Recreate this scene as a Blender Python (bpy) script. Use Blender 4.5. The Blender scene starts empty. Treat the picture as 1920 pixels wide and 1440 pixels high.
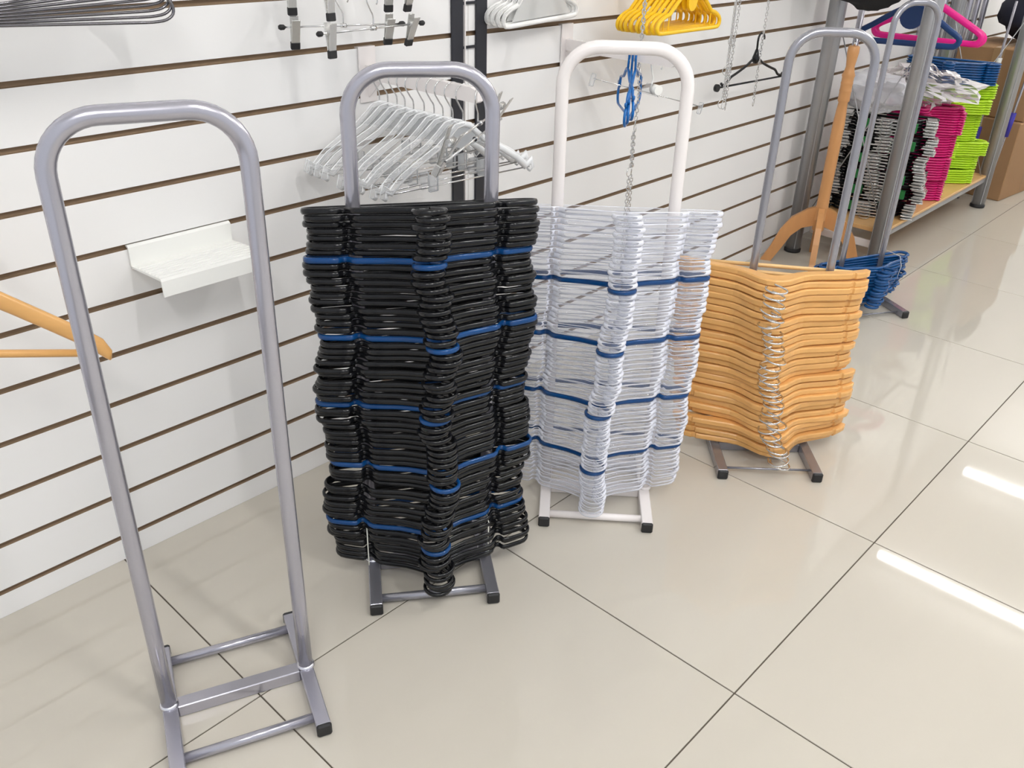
import bpy, math, random
from mathutils import Vector, Matrix, Euler
random.seed(7)
PI = math.pi
scene = bpy.context.scene
col = scene.collection

# ------------------------------------------------------------------ camera
cam_d = bpy.data.cameras.new('camera')
cam = bpy.data.objects.new('camera', cam_d)
col.objects.link(cam)
R_ = ((0.68703149, -0.72623800, 0.02379291), (-0.33742365, -0.34786504, -0.87472007), (0.64353168, 0.59293193, -0.48404411))
rt, dn, fw = (Vector(r) for r in R_)
cm = Matrix((rt, -dn, -fw)).transposed().to_4x4()
cm.translation = Vector((-0.50823, -1.05390, 1.24684))
cam.matrix_world = cm
cam_d.sensor_width = 36.0
cam_d.sensor_fit = 'HORIZONTAL'
cam_d.lens = 1644.67 / 1920 * 36.0
cam_d.clip_start = 0.02
scene.camera = cam

# ------------------------------------------------------------------ world, exposure
scene.view_settings.view_transform = 'Standard'
scene.view_settings.look = 'None'
scene.view_settings.gamma = 1.0
scene.view_settings.use_curve_mapping = False
scene.view_settings.exposure = 0.27
world = bpy.data.worlds.new('shop_surroundings')
scene.world = world
world.use_nodes = True
bg = world.node_tree.nodes['Background']
bg.inputs['Color'].default_value = (0.93, 0.955, 1.0, 1)
bg.inputs['Strength'].default_value = 0.68
scene.cycles.transparent_max_bounces = 64
LIGHT, LIGHT_MID, LIGHT_FAR = 142.0, 85.0, 60.0          # radiance of the ceiling tubes: near left, dimmed near right, far row
CEIL = 2.62

# ------------------------------------------------------------------ materials
def lin(c):
    return tuple((x / 255 / 12.92 if x / 255 <= .04045 else ((x / 255 + .055) / 1.055) ** 2.4) for x in c) + (1,)

def mat(name, rgb, rough=.5, metal=0.0, spec=.5, noise=None, bump=0, bscale=200, var=.0, emit=None):
    m = bpy.data.materials.new(name)
    m.use_nodes = True
    nt = m.node_tree
    b = nt.nodes['Principled BSDF']
    c = lin(rgb)
    b.inputs['Base Color'].default_value = c
    b.inputs['Roughness'].default_value = rough
    b.inputs['Metallic'].default_value = metal
    b.inputs['Specular IOR Level'].default_value = spec
    if noise or var:
        tc = nt.nodes.new('ShaderNodeTexCoord')
        mx = nt.nodes.new('ShaderNodeMix'); mx.data_type = 'RGBA'
        sc, amt = noise or (1, 0)
        nz = nt.nodes.new('ShaderNodeTexNoise')
        nz.inputs['Scale'].default_value = sc if not isinstance(sc, tuple) else 1.0
        nz.inputs['Detail'].default_value = 4
        if isinstance(sc, tuple):
            mp = nt.nodes.new('ShaderNodeMapping')
            mp.inputs['Scale'].default_value = sc
            nt.links.new(tc.outputs['Object'], mp.inputs[0])
            nt.links.new(mp.outputs[0], nz.inputs['Vector'])
            if var:
                oi = nt.nodes.new('ShaderNodeObjectInfo')
                ml = nt.nodes.new('ShaderNodeMath'); ml.operation = 'MULTIPLY'; ml.inputs[1].default_value = 37.0
                cb = nt.nodes.new('ShaderNodeCombineXYZ')
                nt.links.new(oi.outputs['Random'], ml.inputs[0])
                nt.links.new(ml.outputs[0], cb.inputs[0]); nt.links.new(ml.outputs[0], cb.inputs[1])
                nt.links.new(cb.outputs[0], mp.inputs['Location'])
        else:
            nt.links.new(tc.outputs['Object'], nz.inputs['Vector'])
        mx.inputs['A'].default_value = tuple(min(1, x * (1 + amt)) for x in c[:3]) + (1,)
        mx.inputs['B'].default_value = tuple(x * (1 - amt) for x in c[:3]) + (1,)
        nt.links.new(nz.outputs['Fac'], mx.inputs['Factor'])
        out = mx.outputs['Result']
        if var:
            oi = nt.nodes.new('ShaderNodeObjectInfo')
            hs = nt.nodes.new('ShaderNodeHueSaturation')
            mr = nt.nodes.new('ShaderNodeMapRange')
            mr.inputs['To Min'].default_value = 1 - var; mr.inputs['To Max'].default_value = 1 + var
            nt.links.new(oi.outputs['Random'], mr.inputs['Value'])
            nt.links.new(mr.outputs[0], hs.inputs['Value'])
            nt.links.new(out, hs.inputs['Color'])
            out = hs.outputs['Color']
        nt.links.new(out, b.inputs['Base Color'])
    if bump:
        bn = nt.nodes.new('ShaderNodeBump'); bn.inputs['Strength'].default_value = bump
        bn.inputs['Distance'].default_value = .002
        n2 = nt.nodes.new('ShaderNodeTexNoise'); n2.inputs['Scale'].default_value = bscale
        nt.links.new(n2.outputs['Fac'], bn.inputs['Height'])
        nt.links.new(bn.outputs[0], b.inputs['Normal'])
    if emit:
        b.inputs['Emission Color'].default_value = emit[0]
        b.inputs['Emission Strength'].default_value = emit[1]
    return m

def clear_mat(name, tint, body, fac, rough=.12):
    """clear plastic: light passes mostly straight through, the rest is milky with a glossy skin"""
    m = bpy.data.materials.new(name); m.use_nodes = True
    nt = m.node_tree
    b = nt.nodes['Principled BSDF']
    b.inputs['Base Color'].default_value = lin(body)
    b.inputs['Roughness'].default_value = rough
    b.inputs['Specular IOR Level'].default_value = .8
    tr = nt.nodes.new('ShaderNodeBsdfTransparent'); tr.inputs['Color'].default_value = tint + (1,)
    fr = nt.nodes.new('ShaderNodeFresnel'); fr.inputs['IOR'].default_value = 1.49
    ad = nt.nodes.new('ShaderNodeMath'); ad.operation = 'ADD'; ad.inputs[1].default_value = fac; ad.use_clamp = True
    mx = nt.nodes.new('ShaderNodeMixShader')
    nt.links.new(fr.outputs[0], ad.inputs[0]); nt.links.new(ad.outputs[0], mx.inputs[0])
    nt.links.new(tr.outputs[0], mx.inputs[1]); nt.links.new(b.outputs[0], mx.inputs[2])
    nt.links.new(mx.outputs[0], nt.nodes['Material Output'].inputs['Surface'])
    return m

M = {}
M['slat'] = mat('white_laminate', (243, 242, 241), .38, spec=.4, noise=(1.5, .012))
M['mdf'] = mat('raw_fibreboard_brown', (150, 128, 104), .85, spec=.2, noise=(60, .15))
M['tile'] = mat('polished_beige_porcelain', (198, 192, 180), .035, spec=.5, noise=((1.1, 5.0, 1), .06), var=.012)
M['grout'] = mat('dark_grout', (84, 76, 66), .9)
M['ceil'] = mat('ceiling_white', (240, 240, 238), .9)
M['silver'] = mat('silver_paint', (182, 181, 191), .22, metal=.7, noise=(900, .06))
M['silver_dark'] = mat('grey_steel_paint', (162, 162, 170), .24, metal=.7, noise=(900, .06))
M['weld'] = mat('bright_weld', (225, 225, 232), .25, metal=1)
M['white_paint'] = mat('white_enamel', (240, 234, 232), .22)
M['rubber'] = mat('black_plastic_cap', (28, 28, 30), .55, bump=.2)
M['black_plastic'] = mat('black_glossy_plastic', (15, 16, 19), .2, spec=.4)
M['blue_plastic'] = mat('blue_glossy_plastic', (9, 62, 116), .18, spec=.4)
M['blue_bright'] = mat('bright_blue_plastic', (20, 104, 178), .2)
M['blue_wrap'] = mat('deep_blue_plastic', (8, 74, 132), .2)
M['yellow'] = mat('yellow_plastic', (250, 200, 20), .3)
M['pink'] = mat('magenta_plastic', (232, 28, 140), .25)
M['pink_dark'] = mat('raspberry_plastic', (205, 22, 110), .25)
M['lime'] = mat('lime_plastic', (186, 226, 40), .3)
M['navy'] = mat('navy_plastic', (22, 58, 112), .3)
M['wood'] = mat('varnished_light_wood', (228, 174, 106), .28, noise=((9, 60, 60), .14), var=.06)
M['wood_bar'] = mat('pale_dowel', (236, 196, 136), .35, noise=((6, 80, 80), .1))
M['tree'] = mat('coat_stand_wood', (204, 148, 94), .35, noise=((40, 40, 5), .12))
M['board'] = mat('beech_board', (222, 176, 118), .4, noise=((3, 40, 20), .1))
M['chrome'] = mat('chrome', (225, 225, 225), .12, metal=1)
M['chrome_dull'] = mat('clip_chrome', (222, 222, 220), .2, metal=1, bump=.3, bscale=120)
M['black_metal'] = mat('black_steel', (34, 35, 42), .45)
M['dark_cloth'] = mat('black_cloth', (24, 24, 26), .95)
M['navy_cloth'] = mat('navy_cloth', (26, 28, 44), .95)
M['white_plastic'] = mat('white_plastic', (246, 246, 242), .3)
M['green'] = mat('green_tag', (30, 120, 58), .5)
M['post'] = mat('galvanised_post', (168, 168, 170), .35, metal=.6, noise=((20, 20, 2), .08))
M['carton'] = mat('carton_brown', (158, 122, 86), .85, noise=(6, .06))
M['tape'] = mat('carton_tape', (176, 142, 102), .3)
M['blue_grip'] = mat('blue_grip', (48, 40, 150), .5)
M['string'] = mat('white_string', (225, 225, 215), .8)
M['clear'] = clear_mat('clear_plastic', (.975, .98, .99), (226, 228, 238), .045, .05)
M['clear_wall'] = clear_mat('clear_plastic_hanging', (.98, .98, .98), (236, 238, 240), .19)
M['frost'] = clear_mat('frosted_plastic', (.97, .97, .97), (252, 252, 250), .40, .3)
M['bag'] = clear_mat('plastic_bag_film', (.95, .95, .97), (225, 225, 230), .45, .25)
M['wrap'] = clear_mat('crinkled_film', (.93, .92, .92), (215, 212, 212), .05, .05)
M['lamp'] = mat('fluorescent_tube', (255, 255, 255), .5, emit=((1.0, .99, .975, 1), LIGHT))
M['lamp_mid'] = mat('fluorescent_tube_dimmed', (255, 255, 255), .5, emit=((1.0, .99, .975, 1), LIGHT_MID))  # same tube with output lowered to even out the floor brightness
M['lamp_far'] = mat('fluorescent_tube_weak', (255, 255, 255), .5, emit=((1.0, .985, .95, 1), LIGHT_FAR))
M['lamp_body'] = mat('lamp_body', (235, 235, 235), .5)

# ------------------------------------------------------------------ mesh helpers
class MB:
    def __init__(s): s.v = []; s.f = []; s.m = []; s.sm = []
    def add(s, v, f, mi=0, smooth=False):
        o = len(s.v); s.v += [tuple(x) for x in v]
        s.f += [tuple(i + o for i in q) for q in f]; s.m += [mi] * len(f); s.sm += [smooth] * len(f); return s
    def box(s, c, d, rz=0.0, mi=0, M4=None):
        x, y, z = (k / 2 for k in d)
        pts = [Vector((sx * x, sy * y, sz * z)) for sz in (-1, 1) for sy in (-1, 1) for sx in (-1, 1)]
        mtx = M4 or (Matrix.Translation(Vector(c)) @ Matrix.Rotation(rz, 4, 'Z'))
        return s.add([mtx @ p for p in pts], [(0, 2, 3, 1), (4, 5, 7, 6), (0, 1, 5, 4), (2, 6, 7, 3), (0, 4, 6, 2), (1, 3, 7, 5)], mi)
    def rbox(s, c, d, b=.003, mi=0, rz=0.0, M4=None):
        """box with chamfered edges"""
        x, y, z = (k / 2 for k in d)
        b = min(b, x * .9, y * .9, z * .9)
        ring = [(-x + b, -y), (x - b, -y), (x, -y + b), (x, y - b), (x - b, y), (-x + b, y), (-x, y - b), (-x, -y + b)]
        ins = [(px - math.copysign(b, px), py - math.copysign(b, py)) for px, py in
               [(-x, -y), (x, -y), (x, -y), (x, y), (x, y), (-x, y), (-x, y), (-x, -y)]]
        ins = [(-x + b, -y + b), (x - b, -y + b), (x - b, -y + b), (x - b, y - b), (x - b, y - b), (-x + b, y - b), (-x + b, y - b), (-x + b, -y + b)]
        mtx = M4 or (Matrix.Translation(Vector(c)) @ Matrix.Rotation(rz, 4, 'Z'))
        v = [Vector((p[0], p[1], -z + b)) for p in ring] + [Vector((p[0], p[1], z - b)) for p in ring]
        v += [Vector((sx * (x - b), sy * (y - b), sz * z)) for sz in (-1, 1) for sx, sy in ((-1, -1), (1, -1), (1, 1), (-1, 1))]
        f = [(i, (i + 1) % 8, 8 + (i + 1) % 8, 8 + i) for i in range(8)]
        f += [(19, 18, 17, 16), (20, 21, 22, 23)]
        for k in range(4):
            a, bb = 2 * k, 2 * k + 1
            p, q = 16 + k, 16 + (k + 1) % 4
            f.append((bb, a, p, q)); f.append((bb, q, (bb + 1) % 8))
            p, q = 20 + k, 20 + (k + 1) % 4
            f.append((8 + a, 8 + bb, q, p)); f.append((8 + bb, 8 + (bb + 1) % 8, q))
        return s.add([mtx @ p for p in v], f, mi)
    def tube(s, pts, r, seg=8, closed=False, caps=True, mi=0, plane=None, rz=None):
        """sweep; plane = fixed normal for planar paths (rz = radius along it)"""
        pts = [Vector(p) for p in pts]; n = len(pts)
        rs = r if isinstance(r, (list, tuple)) else [r] * n
        T = []
        for i in range(n):
            a = pts[(i - 1) % n] if (closed or i) else pts[0]
            b = pts[(i + 1) % n] if (closed or i < n - 1) else pts[-1]
            T.append((b - a).normalized())
        if plane is None:
            ref = Vector((0, 0, 1)) if abs(T[0].z) < .9 else Vector((1, 0, 0))
            N = [(ref - T[0] * ref.dot(T[0])).normalized()]
            for i in range(1, n):
                q = T[i - 1].rotation_difference(T[i]); k = q @ N[-1]
                N.append((k - T[i] * k.dot(T[i])).normalized())
        else:
            N = [Vector(plane)] * n
        v = []
        for i in range(n):
            B = T[i].cross(N[i]).normalized()
            for k in range(seg):
                a = 2 * PI * (k + .5) / seg
                v.append(pts[i] + N[i] * (math.sin(a) * (rz if rz else rs[i])) + B * (math.cos(a) * rs[i]))
        f = []
        for i in range(n if closed else n - 1):
            j = (i + 1) % n
            for k in range(seg):
                l = (k + 1) % seg
                f.append((i * seg + k, i * seg + l, j * seg + l, j * seg + k))
        if caps and not closed:
            f.append(tuple(range(seg - 1, -1, -1))); f.append(tuple((n - 1) * seg + k for k in range(seg)))
        return s.add(v, f, mi, True)
    def lathe(s, prof, seg=20, c=(0, 0, 0), mi=0):
        c = Vector(c); v = []; n = len(prof)
        for r, z in prof:
            for k in range(seg):
                a = 2 * PI * k / seg; v.append(c + Vector((r * math.cos(a), r * math.sin(a), z)))
        f = [(i * seg + k, i * seg + (k + 1) % seg, (i + 1) * seg + (k + 1) % seg, (i + 1) * seg + k) for i in range(n - 1) for k in range(seg)]
        f.append(tuple(range(seg - 1, -1, -1))); f.append(tuple((n - 1) * seg + k for k in range(seg)))
        return s.add(v, f, mi, True)
    def prism(s, poly, z0, z1, mi=0, M4=None):
        n = len(poly); mtx = M4 or Matrix()
        v = [mtx @ Vector((x, y, z0)) for x, y in poly] + [mtx @ Vector((x, y, z1)) for x, y in poly]
        f = [(i, (i + 1) % n, n + (i + 1) % n, n + i) for i in range(n)] + [tuple(range(n - 1, -1, -1)), tuple(range(n, 2 * n))]
        return s.add(v, f, mi)
    def mesh(s, name, mats):
        me = bpy.data.meshes.new(name)
        me.from_pydata(s.v, [], s.f)
        for q in (mats if isinstance(mats, (list, tuple)) else [mats]):
            me.materials.append(M[q] if isinstance(q, str) else q)
        me.polygons.foreach_set('material_index', s.m)
        me.polygons.foreach_set('use_smooth', [bool(x) and len(f) <= 4 for x, f in zip(s.sm, s.f)])
        me.update()
        return me
    def build(s, name, mats, parent=None, loc=None, rot=None):
        return obj(name, s.mesh(name, mats), parent, loc, rot)

def obj(name, me, parent=None, loc=None, rot=None):
    o = bpy.data.objects.new(name, me); col.objects.link(o)
    if parent: o.parent = parent
    if loc is not None: o.location = loc
    if rot is not None: o.rotation_euler = rot
    return o

def tag(o, label, cat, group=None):
    o['label'] = label; o['category'] = cat
    if group: o['group'] = group
    return o
def thing(name, label, cat, loc=(0, 0, 0), rot=(0, 0, 0), group=None):
    o = bpy.data.objects.new(name, None); col.objects.link(o)
    o.empty_display_size = .05
    o.location = loc; o.rotation_euler = rot
    return tag(o, label, cat, group)
def struct(o): o['kind'] = 'structure'; return o

def arc(c, r, a0, a1, n, z=0.0):
    return [(c[0] + r * math.cos(math.radians(a0 + (a1 - a0) * i / n)), c[1] + r * math.sin(math.radians(a0 + (a1 - a0) * i / n)), z) for i in range(n + 1)]

def smooth_path(p, n=4, closed=False):
    """Catmull-Rom through points"""
    p = [Vector(q) for q in p]; out = []; m = len(p)
    for i in range(m if closed else m - 1):
        a = p[(i - 1) % m] if (closed or i) else p[0] * 2 - p[1]
        b = p[i]; c = p[(i + 1) % m]
        d = p[(i + 2) % m] if (closed or i < m - 2) else p[-1] * 2 - p[-2]
        for k in range(n):
            t = k / n
            out.append(.5 * ((2 * b) + (c - a) * t + (2 * a - 5 * b + 4 * c - d) * t * t + (3 * b - a - 3 * c + d) * t ** 3))
    if not closed: out.append(p[-1])
    return out

ONES = ['', 'first', 'second', 'third', 'fourth', 'fifth', 'sixth', 'seventh', 'eighth', 'ninth', 'tenth', 'eleventh', 'twelfth', 'thirteenth',
        'fourteenth', 'fifteenth', 'sixteenth', 'seventeenth', 'eighteenth', 'nineteenth']
TENS = {2: ('twentieth', 'twenty'), 3: ('thirtieth', 'thirty'), 4: ('fortieth', 'forty'), 5: ('fiftieth', 'fifty'), 6: ('sixtieth', 'sixty')}
def ordn(n):
    if n < 20: return ONES[n]
    t, o = divmod(n, 10)
    return TENS[t][0] if o == 0 else TENS[t][1] + '-' + ONES[o]

# ------------------------------------------------------------------ the setting
WY = 0.518                      # face of the slatted wall
PITCH, GZ0 = 0.10145, 1.0708    # groove pitch, height of one groove
GAP = 0.0105
# floor
fl = struct(MB().box((2.6, -1.35, -.022), (8.4, 3.95, .04)).build('floor', 'grout'))
T = .6
tm_full = MB().rbox((0, 0, -.008), (T - .0028, T - .0028, .016), .0006).mesh('tile', 'tile')
tm_wall = MB().rbox((0, 0, -.008), (T - .0028, .545 - .0028, .016), .0006).mesh('tile_cut', 'tile')
for i in range(-2, 11):
    for j in range(-5, 1):
        if j == 0: obj('tile', tm_wall, fl, (i * T + T / 2, .545 / 2, 0))
        else: obj('tile', tm_full, fl, (i * T + T / 2, j * T + T / 2, 0))
# wall: backing board with two panels of white slats, grooves between them
WX0, WX1, SEAM = -1.2, 6.6, 1.014
wb = struct(MB().box(((WX0 + WX1) / 2, WY + .0195, CEIL / 2), (WX1 - WX0, .02, CEIL)).build('wall_back', 'mdf'))
def slat_mesh(L, h):
    m = MB(); y0, y1 = 0, .0095
    a = [(0, y0, 0), (L, y0, 0), (L, y0, h), (0, y0, h), (0, y1, 0), (L, y1, 0), (L, y1, h), (0, y1, h)]
    m.add(a, [(0, 1, 2, 3)], 0); m.add(a, [(3, 2, 6, 7), (4, 5, 1, 0), (0, 3, 7, 4), (1, 5, 6, 2)], 1)
    return m.mesh('slat', ['slat', 'mdf'])
gz = [GZ0 - PITCH * k for k in range(10, -16, -1)]
lims = [(0.0005, gz[0] - GAP / 2)] + [(gz[i] + GAP / 2, gz[i + 1] - GAP / 2) for i in range(len(gz) - 1)]
cache = {}
for (a, b) in lims:
    if b > CEIL: continue
    for x0, x1 in ((WX0, SEAM - .0004), (SEAM + .0004, WX1)):
        k = (round(x1 - x0, 4), round(b - a, 4))
        if k not in cache: cache[k] = slat_mesh(*k)
        obj('slat', cache[k], wb, (x0, WY, a))
struct(MB().box((2.6, -1.35, CEIL + .03), (8.4, 3.95, .06)).build('ceiling', 'ceil'))

struct(MB().box((6.63, -1.35, CEIL / 2), (.06, 3.8, CEIL)).build('wall_right', 'slat'))

# ceiling lamps: bare fluorescent tubes on battens
def lamp(x, y0, L, label, tube='lamp'):
    t = thing('ceiling_lamp', label, 'lamp', (x, y0 - L / 2, CEIL), group='fluorescent ceiling lamps')
    MB().rbox((0, 0, -.02), (.06, L, .04), .004).build('batten', 'lamp_body', t)
    MB().tube([(0, -L / 2 + .04, -.058), (0, L / 2 - .04, -.058)], .014, 12).build('lamp_tube', tube, t)
    for dy in (-1, 1):
        MB().rbox((0, dy * (L / 2 - .03), -.055), (.045, .022, .04), .003).build('end_cap', 'lamp_body', t)
    return t
lamp(4.62, .30, 1.25, 'fluorescent ceiling lamp mirrored in the longer streak on the floor', 'lamp_far')
lamp(6.08, .24, 1.25, 'fluorescent ceiling lamp mirrored in the shorter streak farther along the floor', 'lamp_far')
for i, (x, y) in enumerate([(-1.1, -.95), (.25, -.95), (1.6, -.95), (2.95, -.95)]):  # rightmost lamp is added to brighten the right part of the wall
    lamp(x, y, 1.25, 'unseen fluorescent ceiling lamp behind the camera, %s from the left' % ordn(i + 1), 'lamp' if i < 2 else 'lamp_mid')

# ------------------------------------------------------------------ floor stands
def stand_pt(c, yaw, u, v, z, lean=(0, 0)):
    ca, sa = math.cos(yaw), math.sin(yaw)
    return (c[0] + ca * (u + lean[0] * z) - sa * (v + lean[1] * z), c[1] + sa * (u + lean[0] * z) + ca * (v + lean[1] * z), z)

def make_stand(name, label, c, yaw, H, W=.236, mt='silver', rod=.0085, tr=.0125, lean=(0, 0), railW=.233, R=.07, bar='silver', rail_mt=None, dent=True, splay=0):
    t = thing(name, label, 'hanger stand', (c[0], c[1], 0), (0, 0, yaw), 'hoop stands on the floor')
    rail_mt = rail_mt or mt
    s = .0125; L = .286
    z = lambda zz: lean[0] * zz
    h0 = .0235
    # hoop
    def X(u, zz): return (u + lean[0] * zz + math.copysign(splay * zz, u), lean[1] * zz, zz)
    pts = [X(-W / 2, h0 + .001)] + [X(-W / 2, h0 + (H - R - h0) * k / 6) for k in range(1, 7)]
    pts += [X(-W / 2 + R - R * math.cos(a), H - R + R * math.sin(a)) for a in [PI / 2 * k / 10 for k in range(1, 11)]]
    n = 6
    for k in range(1, n): pts.append(X(-W / 2 + R + (W - 2 * R) * k / n, H))
    pts += [X(W / 2 - R + R * math.sin(a), H - R + R * math.cos(a)) for a in [PI / 2 * k / 10 for k in range(0, 11)]]
    pts += [X(W / 2, h0 + (H - R - h0) * (6 - k) / 6) for k in range(1, 6)] + [X(W / 2, h0 + .001)]
    MB().tube(pts, tr, 18).build('hoop', mt, t)
    for sg in (-1, 1):
        r = MB().rbox((sg * railW / 2, 0, s), (.0245, L - .004, .0245), .0016).build('base_rail', rail_mt, t)
        for e in (-1, 1):
            MB().rbox((sg * railW / 2, e * L / 2, s), (.0255, .009, .0255), .003).build('end_cap', 'rubber', r)
        MB().lathe([(tr + .004, 0), (tr + .003, .003), (tr + .0008, .006)], 18, (sg * W / 2 + lean[0] * .025, 0, .0245)).build('weld', 'weld' if mt == 'silver' else mt, t)
    for e in (-1, 1):
        MB().tube([(-railW / 2 + .011, e * .112, .013), (railW / 2 - .011, e * .112, .013)], rod, 12).build('cross_rod', rail_mt, t)
    MB().rbox((0, 0, s), (railW - .024, .0245, .0245), .0016).build('cross_bar', rail_mt, t)
    return t

BC, BY = (.451, .056), math.radians(-36.87)
WC, WYAW = (.901, -.034), math.radians(-50.48)
DC, DY = (1.356, -.215), math.radians(-48.16)
EC, EYAW = (2.4525, .028), math.radians(-31.5)
make_stand('hanger_stand', 'empty silver hoop stand in the left foreground', (-.022, .028), math.radians(-22.7), 1.0075, lean=(.006, 0), W=.234, splay=.003)
make_stand('hanger_stand', 'silver hoop stand loaded with black hangers', BC, BY, 1.006, lean=(.007, 0), mt='silver', rail_mt='silver_dark')
make_stand('hanger_stand', 'white hoop stand loaded with clear hangers', WC, WYAW, 1.010, mt='white_paint', lean=(-.0067, 0))
make_stand('hanger_stand', 'slim grey hoop stand loaded with wooden hangers', DC, DY, 1.022, W=.179, tr=.0095, rod=.003, mt='silver_dark', R=.062, lean=(.004, .0))
make_stand('hanger_stand', 'grey hoop stand holding few blue hangers by the rack', EC, EYAW, 1.0, W=.158, tr=.0095, rod=.003, mt='silver_dark', R=.062)

# ------------------------------------------------------------------ hanger kinds (local: X width, Y towards the hook, Z thickness)
def tubular_body(mt, hw=.200, y0=-.027, neck=.088, r=.0034, rz=.0056):
    h = hw
    half = [(h - .03, y0), (h - .012, y0 + .003), (h - .002, y0 + .013), (h, y0 + .026), (h - .008, y0 + .04), (h - .03, y0 + .049),
            (.146, y0 + .056), (.139, y0 + .049), (.130, y0 + .047), (.122, y0 + .058), (.112, y0 + .072), (.06, neck - .026), (.03, neck - .010), (.012, neck - .002)]
    path = [(-.06, y0, 0), (.06, y0, 0)] + [(x, y, 0) for x, y in half] + [(-x, y, 0) for x, y in reversed(half)]
    path = smooth_path(path, 2, True)
    m = MB().tube(path, r, 8, closed=True, plane=(0, 0, 1), rz=rz)
    # thin web under the neck
    return m.mesh('body', mt)
def tubular_hook(mt, neck=.088, r=.0036, rz=.005, rad=.026):
    c = (0.0, neck + .018 + rad)
    p = [(0, neck - .004, 0), (0, neck + .008, 0)]
    p += arc(c, rad, -90, -90 + 8, 1)[1:]
    p = [(-.004, neck - .004, 0), (-.008, neck + .006, 0)] + arc((0, neck + .018 + rad * .8), rad, 215, -20, 14)
    return MB().tube(p, r, 8, plane=(0, 0, 1), rz=rz).mesh('hook', mt)
def wire_hook(mt, neck, rad=.021, r=.0016, stem=.03, sweep=-30, off=0.0):
    p = [(0, neck - .008, off), (0, neck + stem * .45, off), (-rad * .5, neck + stem * .85, off)] + arc((0, neck + stem + rad * .85), rad, 205, sweep, 14, off)
    return MB().tube(smooth_path(p[:3], 3)[:-1] + p[3:], r, 6).mesh('hook', mt)

def place(name, parts, label, cat, loc, rot, group, scale=None):
    t = thing(name, label, cat, loc, rot, group)
    for n, me in parts:
        o = obj(n, me, t)
    return t

def mrot(yaw, tilt=0, roll=0, spin=0):
    """lying hanger: X along -u, Y to the front, Z up; tilt lifts the hook end; roll lifts one shoulder"""
    return (Matrix.Rotation(yaw + PI, 3, 'Z') @ Matrix.Rotation(tilt, 3, 'X') @ Matrix.Rotation(roll, 3, 'Y')).to_euler()

black_b, black_h = tubular_body('black_plastic'), tubular_hook('black_plastic')
blue_b, blue_h = tubular_body('blue_plastic'), tubular_hook('blue_plastic')
clear_b, clear_h = tubular_body('clear', r=.0032, rz=.0057), tubular_hook('clear')

def wob(i, a, ph, f): return a * math.sin(i * f + ph)

# black stack with blue dividers
NB = 60; ZT, ZB = .783, .049
bl_at = {round((ZT - z) / (ZT - ZB) * (NB - 1)): k for k, z in enumerate((.700, .557, .417, .286, .147))}
nblk = nblu = 0
for i in range(NB):
    f = i / (NB - 1); z = ZT + (ZB - ZT) * f
    g = i // 11
    rr = random.Random(100 + i)
    u = wob(i, .004, 1, .33) + rr.uniform(-.004, .004) + (.006 if g % 2 else -.002)
    v = rr.uniform(-.004, .004) + wob(i, .004, 0, .21)
    yaw = BY + rr.uniform(-.018, .018) + wob(i, .015, 2, .27) + .10 * math.sin(PI * f)
    tilt = math.radians(13.5 * (1 - f) ** 1.1 - 3.0 * f) + rr.uniform(-.012, .012)
    roll = rr.uniform(-.012, .012)
    p = stand_pt(BC, BY, u, v, z, (.007, 0))
    if i in bl_at:
        nblu += 1
        lab = 'glossy blue divider hanger, %s from the top within the black stack' % ordn(nblu)
        place('plastic_hanger', [('body', blue_b), ('hook', blue_h)], lab, 'hanger', p, mrot(yaw, tilt, roll), 'blue divider hangers in the black stack')
    else:
        nblk += 1
        lab = 'black plastic hanger, %s black one from the top of its stack' % ordn(nblk)
        place('plastic_hanger', [('body', black_b), ('hook', black_h)], lab, 'hanger', p, mrot(yaw, tilt, roll), 'black hangers stacked on the silver stand')
# white thread ties at the bottom of the black stack
for k, u in enumerate((-.127, .119)):
    pts = [stand_pt(BC, BY, u, -.045 + .003 * math.sin(q * 2.1), .045 + q * .0105, (.007, 0)) for q in range(9)]
    q0 = stand_pt(BC, BY, u, .03, .045); q1 = stand_pt(BC, BY, u, .03, .13)
    o = MB().tube(pts + [q1, q0, pts[0]], .0013, 5).build('tie_string', 'string')
    tag(o, 'white tie string round the bottom black hangers, %s side' % ('left' if k == 0 else 'right'), 'string', 'strings tying the black stack')

# clear stack with blue dividers
NC = 56; ZT, ZB = .700, .050
cl_at = {round((ZT - z) / (ZT - ZB) * (NC - 1)): k for k, z in enumerate((.556, .425, .281, .158))}
ncl = nbl = 0
for i in range(NC):
    f = i / (NC - 1); z = ZT + (ZB - ZT) * f
    rr = random.Random(300 + i)
    u = .014 - .028 * f + rr.uniform(-.0025, .0025) + wob(i, .003, 0, .5)
    v = rr.uniform(-.003, .003)
    yaw = WYAW + rr.uniform(-.012, .012) + wob(i, .02, 1.0, .24) + (.10 * math.sin(PI * f / .45) if f < .45 else -.03 * math.sin(PI * (f - .45) / .55))
    tilt = math.radians(12.5 * (1 - f) - 2.0 * f) + rr.uniform(-.008, .008)
    p = stand_pt(WC, WYAW, u, v, z, (-.0067, 0))
    if i in cl_at:
        nbl += 1
        place('plastic_hanger', [('body', blue_b), ('hook', blue_h)], 'glossy blue divider hanger, %s from the top within the clear stack' % ordn(nbl), 'hanger', p,
              mrot(yaw, tilt, 0), 'blue divider hangers in the clear stack')
    else:
        ncl += 1
        place('plastic_hanger', [('body', clear_b), ('hook', clear_h)], 'clear plastic hanger, %s clear one from the top of the stack on the white stand' % ordn(ncl), 'hanger', p,
              mrot(yaw, tilt, rr.uniform(-.008, .008)), 'clear hangers stacked on the white stand')

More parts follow.
